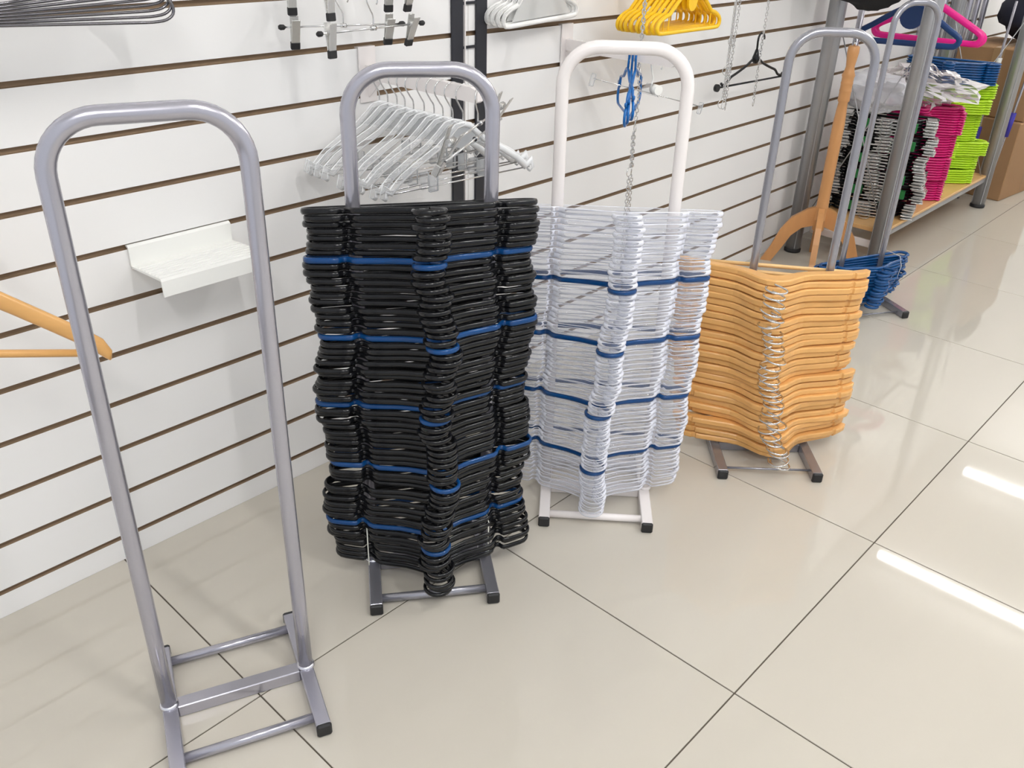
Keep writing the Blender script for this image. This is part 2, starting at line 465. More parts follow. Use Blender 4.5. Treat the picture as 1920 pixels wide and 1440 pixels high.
# wooden hangers
def wooden_body(mt='wood'):
    half = [(0, .106), (.012, .104), (.026, .097), (.042, .083), (.058, .068), (.076, .056), (.10, .047), (.13, .039), (.16, .030), (.176, .0245), (.178, .0237), (.184, .0213), (.186, .0205), (.200, .013), (.212, .005), (.220, -.003)]
    wid = [.020, .0195, .018, .0155, .0138, .0125, .0118, .0114, .0112, .0110, .0068, .0068, .0110, .0108, .0095, .0065]
    m = MB()
    pts = [(-x, y, 0) for x, y in reversed(half[1:])] + [(x, y, 0) for x, y in half]
    ws = list(reversed(wid[1:])) + wid
    # rounded-rectangle section
    v = []; sec = [(-1, -.6), (-.82, -1), (.82, -1), (1, -.6), (1, .6), (.82, 1), (-.82, 1), (-1, .6)]
    n = len(pts); tz = .0076
    for i in range(n):
        a = Vector(pts[max(0, i - 1)]); b = Vector(pts[min(n - 1, i + 1)]); t = (b - a).normalized(); N = Vector((-t.y, t.x, 0))
        for sx, sy in sec: v.append(Vector(pts[i]) + N * (sx * ws[i]) + Vector((0, 0, sy * tz)))
    f = [(i * 8 + k, i * 8 + (k + 1) % 8, (i + 1) * 8 + (k + 1) % 8, (i + 1) * 8 + k) for i in range(n - 1) for k in range(8)]
    f += [tuple(range(7, -1, -1)), tuple((n - 1) * 8 + k for k in range(8))]
    m.add(v, f, 0, False)
    return m.mesh('body', mt)
wood_b = wooden_body()
wood_bar = MB().tube([(-.207, .004, 0), (.207, .004, 0)], .0048, 8).mesh('trouser_bar', 'wood_bar')
wood_h1 = wire_hook('chrome', .122, rad=.024, r=.0023, stem=.020, sweep=-35)
WOFF = -.042      # bar lies behind the tubes
ND = 28; ZT, ZB = .497, .043
for i in range(ND):
    f = i / (ND - 1); z = ZT + (ZB - ZT) * f
    rr = random.Random(500 + i)
    gq = random.Random(560 + i // 4)
    u = -.048 + .036 * f + rr.uniform(-.006, .006) + gq.uniform(-.012, .012)
    v = .03 + rr.uniform(-.005, .005)
    yaw = DY + math.radians(-8 + 6 * f) + rr.uniform(-.03, .03) + gq.uniform(-.03, .03)
    tilt = math.radians(1.5 * (1 - f) - 2.0 * f) + rr.uniform(-.012, .012)
    roll = rr.uniform(-.014, .014)
    if i >= ND - 4: yaw += math.radians(7); roll -= .02; u += .006
    p = stand_pt(DC, DY, u, v, z, (.004, 0))
    fl_ = (i < 6 or i > 14)
    t = thing('wooden_hanger', 'varnished wooden hanger with chrome hook, %s from the top of the wooden stack' % ordn(i + 1), 'hanger', p, mrot(yaw, tilt, roll), 'wooden hangers stacked on the slim grey stand')
    obj('body', wood_b, t); obj('trouser_bar', wood_bar, t)
    hk = obj('hook', wood_h1, t)
    if not fl_: hk.rotation_euler = (0, PI, 0)
    hk.rotation_euler.y += rr.uniform(-.25, .25)

# ------------------------------------------------------------------ things on the slatted wall
def hang_rot(yaw=0.0, roll=0.0, pitch=0.0):
    """hanging hanger: Y up, X along the wall; yaw about the vertical, roll in its plane"""
    return (Matrix.Rotation(yaw, 3, 'Z') @ Matrix.Rotation(PI / 2 + pitch, 3, 'X') @ Matrix.Rotation(roll, 3, 'Z')).to_euler()

# white plastic slat shelf
sh = thing('wall_shelf', 'small white ribbed plastic shelf hooked into the slatted wall', 'shelf', (.239, WY, .628))
w2 = .106
MB().prism([(-.0015, -.006), (-.006, -.006), (-.006, .036), (-.0005, .040), (.006, .040), (.006, .037), (-.0015, .034)], -w2, w2,
           M4=Matrix(((0, 0, 1, 0), (1, 0, 0, 0), (0, 1, 0, 0), (0, 0, 0, 1)))).build('back_flange', 'white_plastic', sh)
plate = MB().prism([(-.004, -.004), (-.004, .0), (-.121, .008), (-.121, .003)], -w2, w2, M4=Matrix(((0, 0, 1, 0), (1, 0, 0, 0), (0, 1, 0, 0), (0, 0, 0, 1)))).build('shelf_plate', 'white_plastic', sh)
for k in range(7):
    yy = -.03 - k * .013
    MB().box((0, yy, .0008 + (-yy) / .117 * .0078), (2 * w2 - .004, .0035, .0022)).build('rib', 'white_plastic', plate)
MB().prism([(-.118, .008), (-.122, .009), (-.126, .005), (-.128, -.024), (-.1245, -.024), (-.122, .004)], -w2 - .002, w2 + .002,
           M4=Matrix(((0, 0, 1, 0), (1, 0, 0, 0), (0, 1, 0, 0), (0, 0, 0, 1)))).build('front_lip', 'white_plastic', sh)

# black slotted upright
up = thing('slotted_upright', 'black slotted steel upright fixed to the white slatted wall', 'upright', (1.0145, WY, .3))
for sx in (-1, 1):
    MB().rbox((sx * .039, -.003, .55), (.037, .005, 1.5), .0012).build('strip', 'black_metal', up)
for k in range(16):
    MB().box((0, -.003, .64 + (k - 7) * .0955), (.046, .004, .006)).build('rung', 'black_metal', up)
MB().box((-.0165, -.004, .55), (.003, .007, 1.5)).build('edge_strip', 'white_paint', up)

def face_arm(label, x, z, L=.345, plate_h=.114):
    t = thing('wall_bracket', label, 'wall bracket', (x, WY, z), group='white arms hooked into the slatted wall')
    MB().rbox((0, -.003, -.008), (.045, .004, plate_h), .001).build('face_plate', 'white_paint', t)
    MB().box((0, .003, plate_h / 2 - .0095), (.045, .012, .003)).build('hook_lip', 'white_paint', t)
    MB().prism([(-.004, .012), (-L + .02, .012), (-L, .006), (-L, -.012), (-L + .006, -.016), (-.004, -.016)], -.007, .007,
               M4=Matrix(((0, 0, 1, 0), (1, 0, 0, 0), (0, 1, 0, 0), (0, 0, 0, 1)))).build('arm', 'white_paint', t)
    MB().prism([(-.005, -.016), (-.05, -.016), (-.005, -.055)], -.0015, .0015,
               M4=Matrix(((0, 0, 1, 0), (1, 0, 0, 0), (0, 1, 0, 0), (0, 0, 0, 1)))).build('gusset', 'white_paint', t)
    return t
AZ = .918
face_arm('white wall arm carrying clear hangers behind the black stack', .712, AZ)
face_arm('white wall arm behind the top of the white stand', 1.37, AZ)
# arms above the picture's edge that carry what hangs into view
UZ = 1.222
face_arm('white wall arm above the trouser clip hangers', .607, UZ)
face_arm('white wall arm above the wire hangers at the upper left', .015, UZ)
face_arm('white wall arm above the yellow hangers', 1.61, UZ - PITCH)
face_arm('white wall arm above the frosted hangers', 1.21, UZ - PITCH)
face_arm('white wall arm above the chain behind the white stand', 1.403, UZ)
face_arm('white wall arm above the looped chains', 2.03, UZ)
face_arm('white wall arm above the single chain', 2.29, UZ)
face_arm('white wall arm left of the picture with one wooden hanger', -.158, 1.0708 - PITCH * 2 - .0515, L=.19)

# clear hangers with a chrome rod, on the first arm
def coat_body(mt, hw=.198, neck=.06, y0=-.055, r=.0075, rz=.0055):
    half = [(0, neck), (.018, neck - .004), (.04, neck - .022), (.065, neck - .040), (.11, neck - .062), (.15, neck - .084), (.18, neck - .108), (hw - .003, y0 + .016), (hw, y0 + .002), (hw - .008, y0 - .004)]
    pts = [(-x, y, 0) for x, y in reversed(half[1:])] + [(x, y, 0) for x, y in half]
    rs = [.006, .009, .012, .011, .009, .008, .0075, .007, .008]
    rs = [.006, .0085, .010, .0085, .0075, .007, .0065, .006, .006]
    pr = rs + [.006] + list(reversed(rs))
    m = MB().tube(pts, pr, 10, plane=(0, 0, 1), rz=rz)
    return m.mesh('body', mt)
cw_b = coat_body('clear_wall')
cw_h = wire_hook('chrome', .066, rad=.019, r=.0015, stem=.034, sweep=-25)
cw_rod = MB().tube([(-.192, -.052, 0), (.192, -.052, 0)], .0016, 6).mesh('rod', 'chrome')
cw_web = MB().prism([(-.05, .022), (-.025, .018), (0, .012), (.025, .018), (.05, .022), (.018, .052), (-.018, .052)], -.0015, .0015).mesh('web', 'clear_wall')
def clip_pair_mesh():
    m = MB()
    for sx in (-.1, .1): m.rbox((sx, -.045, 0), (.02, .03, .010), .002)
    return m
cw_clip = MB().rbox((0, -.046, 0), (.022, .034, .010), .002).mesh('rod_slide', 'clear_wall')
NW = 10
for i in range(NW):
    f = i / (NW - 1); rr = random.Random(40 + i)
    y = .482 - f * .262
    top = .066 + .034 + .019 * 1.85
    t = thing('clear_hanger', 'clear hanger with chrome rod on the wall arm, %s from the wall' % ordn(i + 1), 'hanger',
              (.712 + rr.uniform(-.003, .003), y, AZ + .0135 - top), hang_rot(rr.uniform(-.12, .05) - (.1 if i in (3, 7) else 0), rr.uniform(-.03, .04)), 'clear hangers on the wall arm')
    obj('body', cw_b, t); obj('web', cw_web, t); obj('hook', cw_h, t); obj('rod', cw_rod, t)
    for sx in (-1, 1): obj('rod_slide', cw_clip, t, (sx * .075, 0, 0))

# clip hangers
def clip_mesh(parent, x, big=1.0, tip='rubber', tilt=0.0, body='chrome_dull'):
    s = big
    c = MB()
    c.rbox((0, -.010 * s, .005 * s), (.014 * s, .046 * s, .0022), .0007, M4=Matrix.Translation((0, -.008 * s, .0045 * s)) @ Matrix.Rotation(.13, 4, 'X'))
    c.rbox((0, -.010 * s, -.005 * s), (.014 * s, .046 * s, .0022), .0007, M4=Matrix.Translation((0, -.008 * s, -.0045 * s)) @ Matrix.Rotation(-.13, 4, 'X'))
    c.tube([(-.008 * s, .001, 0), (.008 * s, .001, 0)], .0042 * s, 8)
    o = c.build('clip', body, parent, (x, 0, 0), (tilt, 0, 0))
    MB().rbox((0, -.032 * s, 0), (.0155 * s, .013 * s, .0075 * s), .0015).build('clip_tip', tip, o)
    return o
def clip_hanger(label, c, L, yaw, tilt=(0, 0), group='chrome trouser clip hangers', hookh=.03, tip='rubber', big=1.0, roll=0, knobs=True):
    t = thing('clip_hanger', label, 'hanger', c, hang_rot(yaw, roll), group)
    MB().tube([(-L / 2 - .02, 0, 0), (L / 2 + .02, 0, 0)], .0019, 8).build('rod', 'chrome', t)
    obj('hook', wire_hook('chrome', .008, rad=.013, r=.0014, stem=hookh, sweep=-40), t)
    MB().tube([(-.006, 0, 0), (.006, 0, 0)], .0042, 10).build('hook_collar', 'chrome', t)
    for k, sx in enumerate((-1, 1)):
        clip_mesh(t, sx * L / 2, big, tip, tilt[k])
        if knobs:
            MB().lathe([(.002, 0), (.0048, .003), (.0052, .010), (.003, .0135)], 10).build('end_knob', 'rubber', t, (sx * (L / 2 + .018), 0, 0), (0, sx * PI / 2, 0))
    return t
clip_hanger('lower chrome clip hanger nearer the wall, black tipped clips', (.586, .42, 1.026), .185, math.radians(-22), (.35, .45), big=1.15)
clip_hanger('lower chrome clip hanger farther from the wall, black tipped clips', (.607, .355, 1.026), .205, math.radians(3), (.0, .35), big=1.15)
clip_hanger('upper chrome clip hanger nearer the wall, cut by the picture edge', (.586, .42, 1.090), .190, math.radians(-20), (.1, .2), big=1.15)
clip_hanger('upper chrome clip hanger farther from the wall, cut by the picture edge', (.607, .355, 1.090), .205, math.radians(4), (-.05, .3), big=1.15)
clip_hanger('topmost chrome clip hanger nearer the wall, hung on the arm', (.60, .42, 1.153), .185, math.radians(-15), (.1, .2), hookh=.052)
clip_hanger('topmost chrome clip hanger farther from the wall, hung on the arm', (.607, .355, 1.153), .205, math.radians(4), (-.05, .3), hookh=.052)
# chrome clip hanger on the tip of the clear hangers' arm, swung towards the room
t = thing('clip_hanger', 'all chrome double rod clip hanger swung out at the arm tip', 'hanger', (.714, .181, .864), hang_rot(math.radians(28.3), 0), 'chrome trouser clip hangers')
obj('hook', wire_hook('chrome', .006, rad=.018, r=.0016, stem=.027, sweep=-40), t)
for yy, zz in ((0, .004), (-.03, -.004)):
    MB().tube([(-.185, yy, zz), (.185, yy, zz)], .0023, 8).build('rod', 'chrome', t)
    MB().tube([(-.007, yy, zz), (.007, yy, zz)], .005, 10).build('collar', 'chrome', t)
for sx in (-1, 1):
    clip_mesh(t, sx * .165, 1.75, 'chrome_dull', .45)

# yellow hangers
def kid_body(mt, hw=.15, neck=.10, r=.0055, rz=.0055):
    half = [(hw - .02, 0), (hw - .004, .004), (hw, .014), (hw - .006, .026), (hw - .03, .038), (hw - .05, .043), (hw - .058, .050), (.05, .082), (.02, neck), (.006, neck + .004)]
    path = [(-.05, 0, 0), (.05, 0, 0)] + [(x, y, 0) for x, y in half] + [(-x, y, 0) for x, y in reversed(half)]
    return MB().tube(smooth_path(path, 2, True), r, 8, closed=True, plane=(0, 0, 1), rz=rz)
y_b = kid_body('yellow').mesh('body', 'yellow')
y_disc = MB().lathe([(.019, -.003), (.0205, -.002), (.0205, .002), (.019, .003)], 18, (0, .072, 0)).mesh('disc', 'yellow')
dd = MB(); dd.prism([(.0205 * math.cos(a), .070 + .0235 * math.sin(a)) for a in [2 * PI * k / 18 for k in range(18)]], -.0035, .0035); dd.box((-.004, .110, 0), (.012, .045, .006))
y_disc = dd.mesh('disc', 'yellow')
y_strap = MB().box((0, .020, 0), (.0025, .034, .0025)).mesh('strut', 'yellow')
y_h = tubular_hook('yellow', neck=.128, r=.004, rz=.004, rad=.02)
for i in range(9):
    f = i / 8; rr = random.Random(70 + i)
    yy = .425 - .125 * f
    top = .104 + .018 + .02 * .8 + .02
    t = thing('plastic_hanger', 'small yellow plastic hanger on the wall, %s from the wall' % ordn(i + 1), 'hanger', (1.61, yy, .955), hang_rot(rr.uniform(-.025, .025), rr.uniform(-.01, .01)), 'yellow hangers on the wall')
    obj('body', y_b, t); obj('disc', y_disc, t); obj('hook', y_h, t)
    for sx in (-1, 1): obj('strut', y_strap, t, (sx * .1, 0, 0))
# an S-shaped link chain of hooks lifts the yellow row to its arm above the picture
# frosted hangers cut by the top edge
fr_b = kid_body('frost', hw=.14, neck=.09, r=.006, rz=.005).mesh('body', 'frost')
fr_h = tubular_hook('frost', neck=.093, r=.004, rz=.004, rad=.02)
fr_web = MB().prism([(-.11, .008), (.11, .008), (.08, .05), (.02, .08), (-.02, .08), (-.08, .05)], -.001, .001).mesh('web', 'frost')
for i in range(4):
    t = thing('plastic_hanger', 'frosted white plastic hanger right of the black upright, %s from the wall' % ordn(i + 1), 'hanger', (1.205 + .004 * i, .506 - .012 * i, .988), hang_rot(.02 * i - .02, .012 * i), 'frosted hangers on the wall')
    obj('body', fr_b, t); obj('web', fr_web, t); obj('hook', fr_h, t)

# wire hangers at the top left
wire_path = smooth_path([(-.08, 0, 0), (.12, 0, 0), (.17, .001, 0), (.19, .006, 0), (.198, .016, 0), (.193, .03, 0), (.165, .048, 0), (.06, .098, 0), (.012, .118, 0), (0, .121, 0),
                         (-.012, .118, 0), (-.06, .098, 0), (-.165, .048, 0), (-.193, .03, 0), (-.198, .016, 0), (-.19, .006, 0), (-.17, .001, 0)], 3, True)
M['wire_dark_refl'] = mat('chrome_wire_dark_reflection', (128, 126, 130), .22, metal=1)  # chrome wire, its dark reflections put into the base colour
wr_b = MB().tube(wire_path, .0024, 6, closed=True).mesh('body', 'wire_dark_refl')
for i in range(8):
    t = thing('wire_hanger', 'chrome wire hanger cut by the upper left edge, %s from the wall' % ordn(i + 1), 'hanger', (.008, .385 - .006 * i, 1.0745 + .2 * math.sin(.021 * (7 - i))), hang_rot(math.radians(.5 * i - 3), .021 * (7 - i) - .05), 'chrome wire hangers at the upper left')
    obj('body', wr_b, t); obj('hook', wire_hook('wire_dark_refl', .122, rad=.02, r=.0022, stem=max(.002, 1.236 - t.location.z - .159)), t)

# wooden hanger at the left edge
t = thing('wooden_hanger', 'single wooden hanger on the wall at the left edge', 'hanger', (-.203, .388, .612), hang_rot(math.radians(-18), math.radians(-12)))
wl_half = [(0, .105), (.03, .098), (.07, .078), (.12, .052), (.165, .028), (.192, .012), (.207, -.004), (.211, -.013)]
wl_w = [.016, .0145, .0135, .0135, .0135, .013, .009, .003]
pts = [(-x, y, 0) for x, y in reversed(wl_half[1:])] + [(x, y, 0) for x, y in wl_half]
MB().tube(pts, list(reversed(wl_w[1:])) + wl_w, 10, plane=(0, 0, 1), rz=.0075).build('body', 'wood', t)
MB().tube([(-.19, -.003, 0), (.19, -.003, 0)], .0065, 8).build('trouser_bar', 'wood', t)
obj('hook', wire_hook('chrome', .113, rad=.02, r=.0017, stem=.072), t)

# blue hangers seen almost edge-on under the second arm
for i, (yy, yw, sc) in enumerate([(.312, 44, 1), (.300, 36, 1), (.287, 29, 1)]):
    b = tubular_body('blue_bright', hw=.15, neck=.075, y0=-.03, r=.0034, rz=.0036) if i == 0 else bb_
    bb_ = b
    h = tubular_hook('blue_bright', neck=.075, r=.003, rz=.003, rad=.017) if i == 0 else hh_
    hh_ = h
    t = thing('plastic_hanger', 'small blue hanger seen edge-on under the white arm, %s from the wall' % ordn(i + 1), 'hanger', (1.37, yy, AZ + .013 - (.075 + .018 + .017 * 1.8)), hang_rot(math.radians(yw), .05 * (i - 1)), 'small blue hangers on the white arm')
    obj('body', b, t); obj('hook', h, t)

# clear clip hanger with white hub
t = thing('clip_hanger', 'clear clip hanger with white hook hub on the white arm', 'hanger', (1.375, .245, .832), hang_rot(math.radians(-20), math.radians(-15)))
MB().tube([(-.17, 0, 0), (.17, 0, 0)], .0013, 6).build('rod', 'chrome', t)
MB().tube([(.0, 0, -.012), (.0, 0, .012)], .012, 14).build('hub', 'white_plastic', t, (.012, .012, .008))
obj('hook', wire_hook('white_plastic', .018, rad=.018, r=.0022, stem=.036), t)
MB().prism([(-.03, -.004), (.03, -.004), (.012, .022), (-.012, .022)], -.003, .003).build('yoke', 'clear_wall', t)
for sx in (-1, 1): MB().rbox((sx * .172, -.004, 0), (.012, .030, .008), .002).build('clip', 'clear_wall', t)

# chains
link_me = None
def chain(path, parent, name='links', ll=.0115, lr=.0036, wr=.0011):
    m = MB(); pts = [Vector(p) for p in path]
    d = 0; k = 0
    segs = [(pts[i], pts[i + 1]) for i in range(len(pts) - 1)]
    for a, b in segs:
        L = (b - a).length; n = max(1, round(L / (ll * .78)))
        t = (b - a).normalized(); q = t.to_track_quat('Y', 'Z')
        for i in range(n):
            c = a + (b - a) * ((i + .5) / n)
            Mx = Matrix.Translation(c) @ q.to_matrix().to_4x4() @ Matrix.Rotation(PI / 4 + PI / 2 * (k % 2), 4, 'Y')
            ring = [(lr * math.cos(w), (ll / 2 - lr) * (1 if math.sin(w) > 0 else -1) + lr * math.sin(w), 0) for w in [2 * PI * (j + .5) / 10 for j in range(10)]]
            m.tube([Mx @ Vector(p) for p in ring], wr, 4, closed=True); k += 1
    return m.build(name, 'chrome', parent)
def key_ring(parent, c, r=.0105, yaw=0.0, wr=.0013, tilt=0.0):
    m = MB()
    for dz in (0,):
        m.tube([(r * math.cos(a), 0, r * math.sin(a)) for a in [2 * PI * j / 20 for j in range(20)]], wr, 5, closed=True)
    return m.build('ring', 'chrome', parent, c, (tilt, 0, yaw))
# centre chain, doubled low down
t = thing('chain', 'chrome chain with rings hanging behind the white stand', 'chain', (1.403, .30, 0))
chain([(-.004, 0, 1.238), (-.003, 0, .883)], t); chain([(.004, .002, 1.238), (.003, .002, .97), (-.002, .002, .885)], t)
for k, (dx, dz) in enumerate(((-.004, .871), (.004, .870))): key_ring(t, (dx, .002 * k, dz), .011, .2 + .5 * k)
chain([(.003, 0, .860), (.008, 0, .80), (.003, 0, .742)], t)
key_ring(t, (.004, 0, .732), .010, .9)
chain([(.002, 0, .722), (.006, 0, .63)], t); chain([(-.003, 0, .722), (.001, 0, .63)], t)
for k, (dx, dz) in enumerate(((-.004, .618), (.007, .621))): key_ring(t, (dx, .002 * k, dz), .0125, .1 + .5 * k)
chain([(-.004, 0, .606), (-.007, 0, .36)], t); chain([(.008, 0, .608), (.011, 0, .36)], t)
# looped bunch of chains
t = thing('chain', 'bunch of looped chrome chains left of the black wall hanger', 'chain', (2.015, .40, 0))
for k, (dx, dy) in enumerate(((-.012, 0), (0, .006), (.012, 0))):
    chain([(dx, dy, 1.238), (dx * .9, dy, .90), (dx * .8, dy, .80), (dx * .6, dy, .712)], t)
for dx, z in ((-.006, .885), (.006, .880), (-.014, .80), (.006, .795), (.002, .807)): key_ring(t, (dx, 0, z), .0125, .4 * dx * 100)
for dx, z in ((-.012, .700), (0, .697), (.01, .692)): key_ring(t, (dx, 0, z), .0135, .5 * dx * 100)
# single chain with the black hanger
t = thing('chain', 'single chrome chain that holds the black wall hanger', 'chain', (2.291, .45, 0))
chain([(.004, 0, 1.238), (.003, 0, .898)], t); key_ring(t, (.002, 0, .888), .011, .3)
chain([(.002, 0, .878), (.0, 0, .80)], t); key_ring(t, (0, -.002, .788), .012, .3)
chain([(.001, 0, .776), (.003, 0, .672)], t); key_ring(t, (.004, 0, .660), .0115, .3)
# black hanger with a trouser bar
t = thing('plastic_hanger', 'black hanger with trouser bar hung from a chain', 'hanger', (2.288, .462, .80), hang_rot(math.radians(-4), .0))
half = [(0, .0), (.02, -.002), (.05, -.018), (.10, -.036), (.13, -.046), (.15, -.062), (.17, -.066), (.18, -.060)]
pts = smooth_path([(-x, y, 0) for x, y in reversed(half[1:])] + [(x, y, 0) for x, y in half], 3)
MB().tube(pts, .0042, 8, plane=(0, 0, 1), rz=.004).build('body', 'black_plastic', t)
MB().lathe([(.006, -.014), (.012, -.006), (.0125, .003), (.008, .018), (.005, .03)], 12).build('neck', 'black_plastic', t, (0, 0, 0), (-PI / 2, 0, 0))
MB().tube([(0, .026, 0), (-.002, .055, 0)] + arc((.016, .062), .0175, 175, -10, 10), .0034, 8).build('hook', 'black_plastic', t)
MB().tube([(-.195, -.072, 0), (.195, -.072, 0)], .0032, 8).build('trouser_bar', 'black_plastic', t)
for sx in (-1, 1): MB().tube([(sx * .2, -.072, -.005), (sx * .2, -.072, .005)], .012, 12).build('bar_end', 'black_plastic', t)

# ------------------------------------------------------------------ blue hangers on the far stand
NE = 13
for i in range(NE):
    f = i / (NE - 1); rr = random.Random(800 + i)
    z = .168 - f * .118
    p = stand_pt(EC, EYAW, .012 - .02 * f + rr.uniform(-.008, .008), .0, z)
    t = thing('plastic_hanger', 'royal blue plastic hanger, %s from the top of the far stand' % ordn(i + 1), 'hanger', p, mrot(EYAW + rr.uniform(-.05, .05), math.radians(3) * (1 - f) + rr.uniform(-.01, .01), .05 * (1 - f)), 'blue hangers on the far stand')
    if i == 0: eb, eh = tubular_body('blue_wrap', hw=.175, neck=.085, r=.0065, rz=.005), tubular_hook('blue_wrap', neck=.085, rad=.022)
    obj('body', eb, t); obj('hook', eh, t)
q = lambda u, v, z: stand_pt(EC, EYAW, u, v, z)
tag(MB().tube([q(.12, .045, .185), q(.122, -.04, .19), q(.124, -.055, .16), q(.122, -.05, .11), q(.121, .04, .11), q(.12, .045, .185)], .001, 5).build('tie_string', 'string'),
    'thin white string tied round the blue hangers on the far stand', 'string')

# ------------------------------------------------------------------ storage rack with stock
RX0, RX1, RY0, RY1, BZ = 2.852, 4.05, .126, .44, .158
rk = thing('storage_rack', 'grey steel rack with round posts and a low wooden shelf', 'rack', (RX0, RY0, 0))
for px, py in ((RX0, RY0), (RX1, RY0), (RX0 - .04, RY1 + .01), (RX1, RY1)):
    o = MB().tube([(px - RX0, py - RY0, .012), (px - RX0, py - RY0, 1.75)], .030, 20).build('post', 'post', rk)
    MB().lathe([(.0325, 0), (.0335, .004), (.0335, .012), (.031, .014)], 20, (px - RX0, py - RY0, 0)).build('foot', 'rubber', o)
    for a in (.6, 2.2, 3.8, 5.3):
        MB().box((px - RX0 + .0295 * math.cos(a), py - RY0 + .0295 * math.sin(a), .88), (.004, .004, 1.72), a).build('ridge', 'post', o)
MB().rbox(((RX1 - RX0) / 2, (RY1 - RY0) / 2, BZ - .009), (RX1 - RX0 - .03, RY1 - RY0 + .02, .018), .002).build('shelf_board', 'board', rk)
for yy in (-.004, RY1 - RY0 + .004):
    MB().box(((RX1 - RX0) / 2, yy, BZ - .021), (RX1 - RX0 - .05, .012, .022)).build('shelf_rail', 'post', rk)
MB().rbox((.018, (RY1 - RY0) / 2, .090), (.012, RY1 - RY0 - .05, .030), .002).build('side_rail', 'white_paint', rk)
MB().tube([(.02, .119, 1.006), (RX1 - RX0 - .02, .119, 1.006)], .011, 12).build('hanging_rail', 'post', rk)
for x in (.03, RX1 - RX0 - .03):
    MB().tube([(x, .01, 1.006), (x, RY1 - RY0 - .01, 1.006)], .008, 10).build('end_rail', 'post', rk)
    for a, b in ((.04, .75), (.75, .04)):
        MB().tube([(x - .02, .0, a + .1), (x - .02, RY1 - RY0, b + .1)], .0022, 6).build('brace_wire', 'post', rk)
MB().tube([(.13, RY1 - RY0 - .01, BZ), (.13, RY1 - RY0 - .01, 1.02)], .012, 12).build('inner_post', 'silver', rk)

# stacked black and chrome clip hangers
cl_body = tubular_body('black_plastic', hw=.172, neck=.085, r=.006, rz=.005)
def block(w, d, h, mt, name): return MB().rbox((0, 0, 0), (w, d, h), .0025).mesh(name, mt)
cl_clip = MB().rbox((0, 0, 0), (.044, .072, .0045), .001).rbox((0, -.004, .006), (.034, .06, .004), .001).tube([(-.02, .01, .002), (.02, .01, .002)], .004, 6).mesh('clip', 'chrome_dull')
cl_mid = MB().rbox((0, 0, 0), (.09, .03, .0055), .001).rbox((.006, .006, .005), (.05, .016, .003), .001).mesh('bracket', 'chrome_dull')
cl_hook = wire_hook('chrome', .085, rad=.019, r=.002, stem=.016)
cl_tag = MB().rbox((0, 0, 0), (.046, .014, .034), .001).mesh('tag', 'green')
SYAW = math.radians(-74)
NS = 30
for i in range(NS):
    rr = random.Random(900 + i); g = i // 5
    z = BZ + .010 + i * .0122 + g * .0035
    gg = random.Random(950 + g)
    p = (3.075 + gg.uniform(-.02, .02), .275 + gg.uniform(-.016, .016), z)
    t = thing('clip_hanger', 'black hanger with chrome clips on the rack shelf, %s from the bottom' % ordn(i + 1), 'hanger', p, mrot(SYAW + gg.uniform(-.08, .08) + rr.uniform(-.02, .02), math.radians(-2)), 'black and chrome clip hangers on the rack')
    obj('body', cl_body, t); obj('hook', cl_hook, t)
    obj('bracket', cl_mid, t, (rr.uniform(-.006, .006), .085, 0))
    for sx in (-1, 1): obj('clip', cl_clip, t, (sx * .158 + rr.uniform(-.006, .006), .043, 0), (0, 0, rr.uniform(-.15, .15)))
    if i % 5 == 2:
        obj('tag', cl_tag, t, (-.085, .078, .004), (0, 0, -.3)); obj('tag', cl_tag, t, (.075, .080, .004), (0, 0, .3))

def kid_stack(n, pitch, c, yaw, mtname, label, group, seed, per=9, amp=.02, hw=.135):
    b = tubular_body(mtname, hw=hw, neck=.085, y0=-.03, r=.010, rz=pitch * .47)
    h = tubular_hook(mtname, neck=.085, r=.006, rz=pitch * .45, rad=.020)
    w = MB().rbox((0, .07, 0), (.05, .03, pitch * .85), .002).mesh('yoke', mtname)
    for i in range(n):
        gg = random.Random(seed + i // per); rr = random.Random(seed + 77 + i)
        p = (c[0] + gg.uniform(-amp, amp), c[1] + gg.uniform(-amp, amp), c[2] + pitch * (i + .5))
        t = thing('plastic_hanger', label % ordn(i + 1), 'hanger', p, mrot(yaw + gg.uniform(-.16, .16) + rr.uniform(-.02, .02), 0), group)
        obj('body', b, t); obj('yoke', w, t); obj('hook', h, t)
kid_stack(38, .0103, (3.40, .262, BZ + .001), math.radians(-70), 'pink_dark', 'raspberry pink hanger in the rack stack, %s from the bottom', 'pink hangers stacked on the rack', 1200)
kid_stack(42, .0103, (3.79, .272, BZ + .001), math.radians(-70), 'lime', 'lime green hanger in the rack stack, %s from the bottom', 'lime hangers stacked on the rack', 1300, per=6, amp=.035)
zl = BZ + 42 * .0103 + .002
kid_stack(9, .0103, (3.72, .30, zl), math.radians(-74), 'blue_wrap', 'dark blue hanger atop the lime stack, %s from the bottom', 'blue hangers on the lime stack', 1404, hw=.18, amp=.004)

